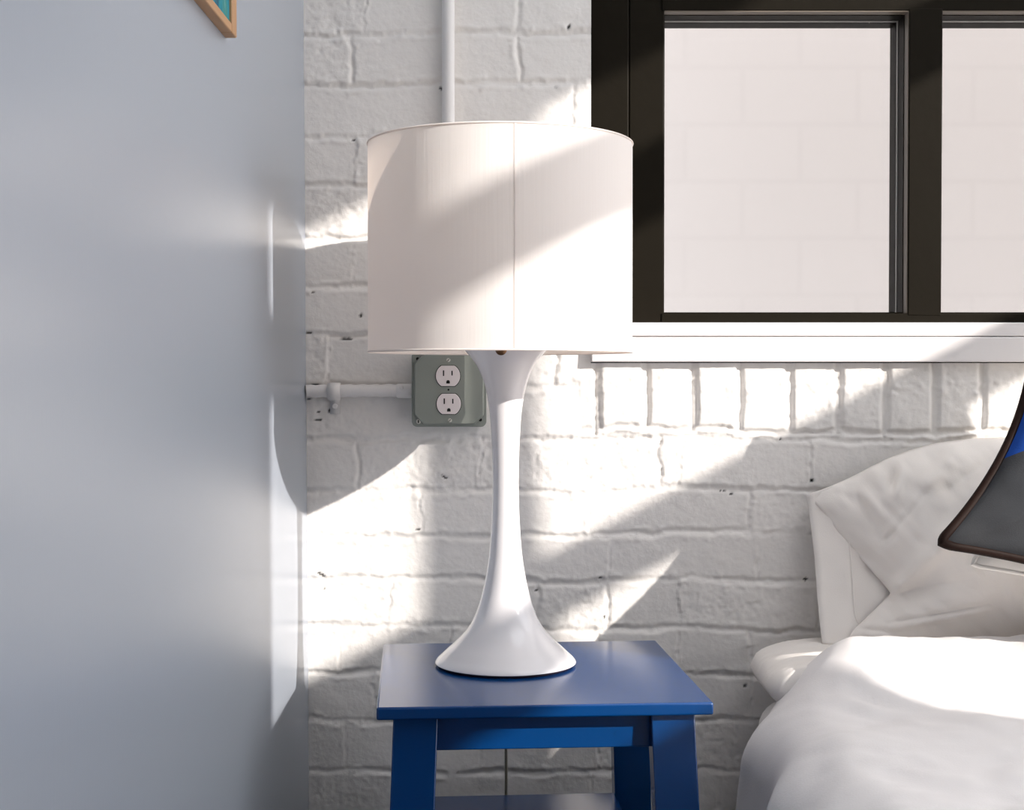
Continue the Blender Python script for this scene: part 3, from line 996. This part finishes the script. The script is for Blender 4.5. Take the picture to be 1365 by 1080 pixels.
# hem stitching strip on the back layer
bm = bmesh.new()
hl = []
for py_ in np.linspace(722, 838, 20):
    j = np.argmin((gx - (1131 + (py_ - 730) * .13)) ** 2 + (gy - py_) ** 2)
    hl.append(Pb.reshape(-1, 3)[j] + np.array((0, -.0022, 0)))
hl = np.array(hl)
for _ in range(3): hl[1:-1] = (hl[:-2] + hl[1:-1] + hl[2:]) / 3
tube(bm, [tuple(p) for p in hl], .0011, 8)
finish('hem', bm, M['case'], up, inv=uinv)


# ------------------------------------------------------------------ cushions
def cushion(name, c0, ex, ey, depth, side, thick, tilt, label, front, pip, shift=(0, 0), blue=False, high=None, corner=None):
    """square cushion; c0 = its low left corner in the picture, ex / ey = edge directions (x, z)"""
    o0 = Vector(corner) if corner else P(*c0, depth)
    high = high or side
    ex = Vector((ex[0], 0, ex[1])).normalized(); ey = Vector((ey[0], 0, ey[1])).normalized()
    ex = (ex + Vector((0, tilt[0], 0))).normalized(); ey = (ey + Vector((0, tilt[1], 0))).normalized()
    nn = ex.cross(ey).normalized()
    if nn.y > 0: nn = -nn                           # towards the camera
    o0 = o0 + ex * shift[0] + ey * shift[1]
    cen_ = o0 + (ex * side + ey * high) / 2
    e = empty(name, cen_)
    tag(e, label, name)
    inv = Matrix.Translation(-cen_)
    n = 81
    a = np.linspace(0, 1, n); U, V = np.meshgrid(a, a, indexing='ij')
    kcut = int(n * .42)
    if blue:                                        # the seam climbs across the face
        vc = np.minimum(.39 + .95 * U + .25 * U ** 2, .93); k_ = a[kcut]
        V = np.where(V <= k_, V / k_ * vc, vc + (V - k_) / (1 - k_) * (1 - vc))
    conc = .075
    su = U + conc * (1 - 2 * U) * np.abs(2 * U - 1) ** .6 * np.sin(PI * V) ** .8
    sv = V + conc * (1 - 2 * V) * np.abs(2 * V - 1) ** .6 * np.sin(PI * U) ** .8
    # rounded corners
    def rc(u, v, k=.045):
        du = np.clip(k - np.minimum(u, 1 - u), 0, k) / k; dv = np.clip(k - np.minimum(v, 1 - v), 0, k) / k
        f = np.clip(np.hypot(du, dv), 0, None); m_ = np.maximum(np.maximum(du, dv), 1e-6)
        s = np.where(f > 0, m_ / np.maximum(f, 1e-6), 1)
        return du, dv, s
    du, dv, s = rc(U, V)
    k = .045
    su = su + np.sign(.5 - U) * du * (1 - s) * k; sv = sv + np.sign(.5 - V) * dv * (1 - s) * k
    prof_ = (np.clip(4 * U * (1 - U), 0, 1) ** .55) * (np.clip(4 * V * (1 - V), 0, 1) ** .55)
    wr_ = .010 * fbm(U * 5, V * 5, 4, 81) * prof_ ** .4 + .010 * np.exp(-((U - V * .9) / .06) ** 2) * (U < .45) * prof_ ** .5
    res = []
    for sgn in (1, -1):
        off = sgn * (thick * prof_ + (wr_ if sgn > 0 else 0) * np.minimum(1, prof_ * 3))
        pts = np.array(o0)[None, None] + (side * su[..., None] * np.array(ex) + high * sv[..., None] * np.array(ey)) + off[..., None] * np.array(nn)
        res.append(pts)
    ft = res[0]
    if blue:
        # seam between grey and blue panels runs across the face
        grid_mesh('front_panel', ft[:, :kcut + 1, 0], ft[:, :kcut + 1, 1], ft[:, :kcut + 1, 2], front, e, inv=inv)
        grid_mesh('blue_panel', ft[:, kcut:, 0], ft[:, kcut:, 1], ft[:, kcut:, 2], M['blue_cloth'], e, inv=inv)
    else:
        grid_mesh('front_panel', ft[..., 0], ft[..., 1], ft[..., 2], front, e, inv=inv)
    bk_ = res[1]
    grid_mesh('back_panel', bk_[..., 0], bk_[..., 1], bk_[..., 2], front, e, inv=inv)
    loop = [ft[i, 0] for i in range(n - 1)] + [ft[-1, j] for j in range(n - 1)] + [ft[n - 1 - i, -1] for i in range(n - 1)] + [ft[0, n - 1 - j] for j in range(n - 1)]
    bm = bmesh.new(); tube(bm, [tuple(p) for p in loop], .0062 if pip is M['piping'] else .003, 10, closed=True)
    finish('piping', bm, pip, e, inv=inv)
    return e


cushion('cushion', (1247, 726), (.943, -.320), (.112, .201), 1.77, .47, .062, (.05, .33),
        'charcoal grey and blue cushion with dark brown leather piping, leaning on white pillows', M['grey_cloth'], M['piping'], blue=True, high=.35)
cushion('cushion', (1247, 726), (.943, -.320), (.112, .201), 1.86, .43, .032, (.05, .33),
        'white canvas cushion tucked behind the charcoal one, only its lower edge showing', M['canvas'], M['canvas'], shift=(.05, -.014), high=.33)
cushion('pillow', (1600, 700), (.887, .461), (-.461, .887), 1.67, .47, .06, (.0, .05),  # added out of view: blocks sun from the bricks and upright pillow
        'unseen white pillow added to shade the bed head, standing beyond the charcoal cushion', M['case'], M['case'], corner=(1.05, 1.67, EYE - .357), high=.50)

# ------------------------------------------------------------------ duvet
def build_duvet():
    ny, nt_ = 190, 230
    y = np.linspace(.16, 1.952, ny)
    t = np.linspace(0, 1, nt_)
    Yg, Tg = np.meshgrid(y, t, indexing='ij')
    hang, side_x, right_x = .34, .312, 1.86
    arc = hang + .12 + (right_x - side_x)
    s = Tg * arc
    # cross-section: hanging side, rounded shoulder, top
    r = .085
    bulge = sstep(1.80, 1.52, Yg) if False else 1 - sstep(1.52, 1.80, Yg)
    x = np.where(s < hang, side_x - .02 * (1 - s / hang), 0.0)
    z = np.where(s < hang, -(hang - s), 0.0)
    ang = np.clip((s - hang) / (r * PI / 2), 0, 1) * PI / 2
    x = np.where(s >= hang, side_x + r * (1 - np.cos(ang)), x)
    z = np.where(s >= hang, r * np.sin(ang), z)
    over = np.clip(s - hang - r * PI / 2, 0, None)
    x = x + over
    x = x - bulge * np.where(s < hang, .014 - .02 * (1 - s / hang), .014 * (1 - sstep(0, .35, s - hang)))
    x = x + .022 * sstep(1.82, 1.92, Yg) * np.where(s < hang, s / hang, 1 - sstep(0, .4, s - hang))
    ztop_ = EYE - .415
    top = sstep(.0, .085, z)
    z = z - r + ztop_
    # puffed ridge at the head end
    rid = .068 * np.exp(-((Yg - 1.905) / .085) ** 2)
    lift = rid * sstep(side_x + .03, side_x + .15, x)
    z = z + lift + .012 * sstep(.45, .9, x)
    # head end rolls under
    end = sstep(1.910, 1.955, Yg)
    z = z - end * (.028 * top + .01)
    # slack on the hanging side
    fold = (1 - top)
    x = x + fold * (.010 * np.sin(Yg * 34 + 1.2 * np.sin(Yg * 9)) + .012 * fbm(Yg * 9, s * 5, 3, 90)) - fold * .012
    # soft wrinkles
    z = z + top * (.010 * fbm(x * 6, Yg * 6, 4, 91) + .0035 * fbm(x * 24 + Yg * 10, Yg * 20 - x * 14, 3, 92))
    wl = np.exp(-((x - .43) / .075) ** 2) * np.exp(-((Yg - 1.83) / .085) ** 2)
    cr = x * .55 + (Yg - 1.8) * .83 + .02 * fbm(x * 9, Yg * 9, 2, 94)
    z = z + wl * (.0035 * np.abs(np.sin(cr * 75 + 2.5 * fbm(x * 7, Yg * 7, 2, 95))) + .004 * fbm(cr * 46, (x - Yg) * 9, 3, 96))
    o = grid_mesh('duvet', x, Yg, z, M['duvet'], None, solid=.0)
    m_ = o.modifiers.new('thickness', 'SOLIDIFY'); m_.thickness = .012; m_.offset = -1
    tag(o, 'puffy white duvet spread over the bed and hanging down its side', 'duvet')
    return o


build_duvet()

# ------------------------------------------------------------------ light
sun = bpy.data.lights.new('sun', 'SUN'); sun.energy = 4.7; sun.angle = math.radians(.53); sun.color = (1.0, .93, .86)
so = bpy.data.objects.new('sun', sun); link(so)
so.rotation_euler = SUN.to_track_quat('-Z', 'Y').to_euler()
so.location = (4, -3, 5)
w = bpy.data.worlds.new('sky'); sc.world = w; w.use_nodes = True
bg = w.node_tree.nodes['Background']
bg.inputs['Color'].default_value = (.95, .955, .985, 1); bg.inputs['Strength'].default_value = 2.2

# ------------------------------------------------------------------ camera
cam = bpy.data.cameras.new('camera'); co = bpy.data.objects.new('camera', cam); link(co)
co.location = (0, 0, EYE)
co.rotation_euler = (PI / 2 - PITCH, 0, 0)
cam.sensor_fit = 'HORIZONTAL'; cam.sensor_width = 36; cam.lens = 36 * F / 1365
cam.clip_start = .01
sc.camera = co
vs = sc.view_settings
vs.view_transform = 'Standard'
try: vs.look = 'None'
except Exception: pass
vs.gamma = 1; vs.exposure = 0.5; vs.use_curve_mapping = False
sc.cycles.use_denoising = True
sc.cycles.max_bounces = 10
sc.cycles.diffuse_bounces = 6
sc.cycles.transparent_max_bounces = 8
sc.cycles.sample_clamp_indirect = 8
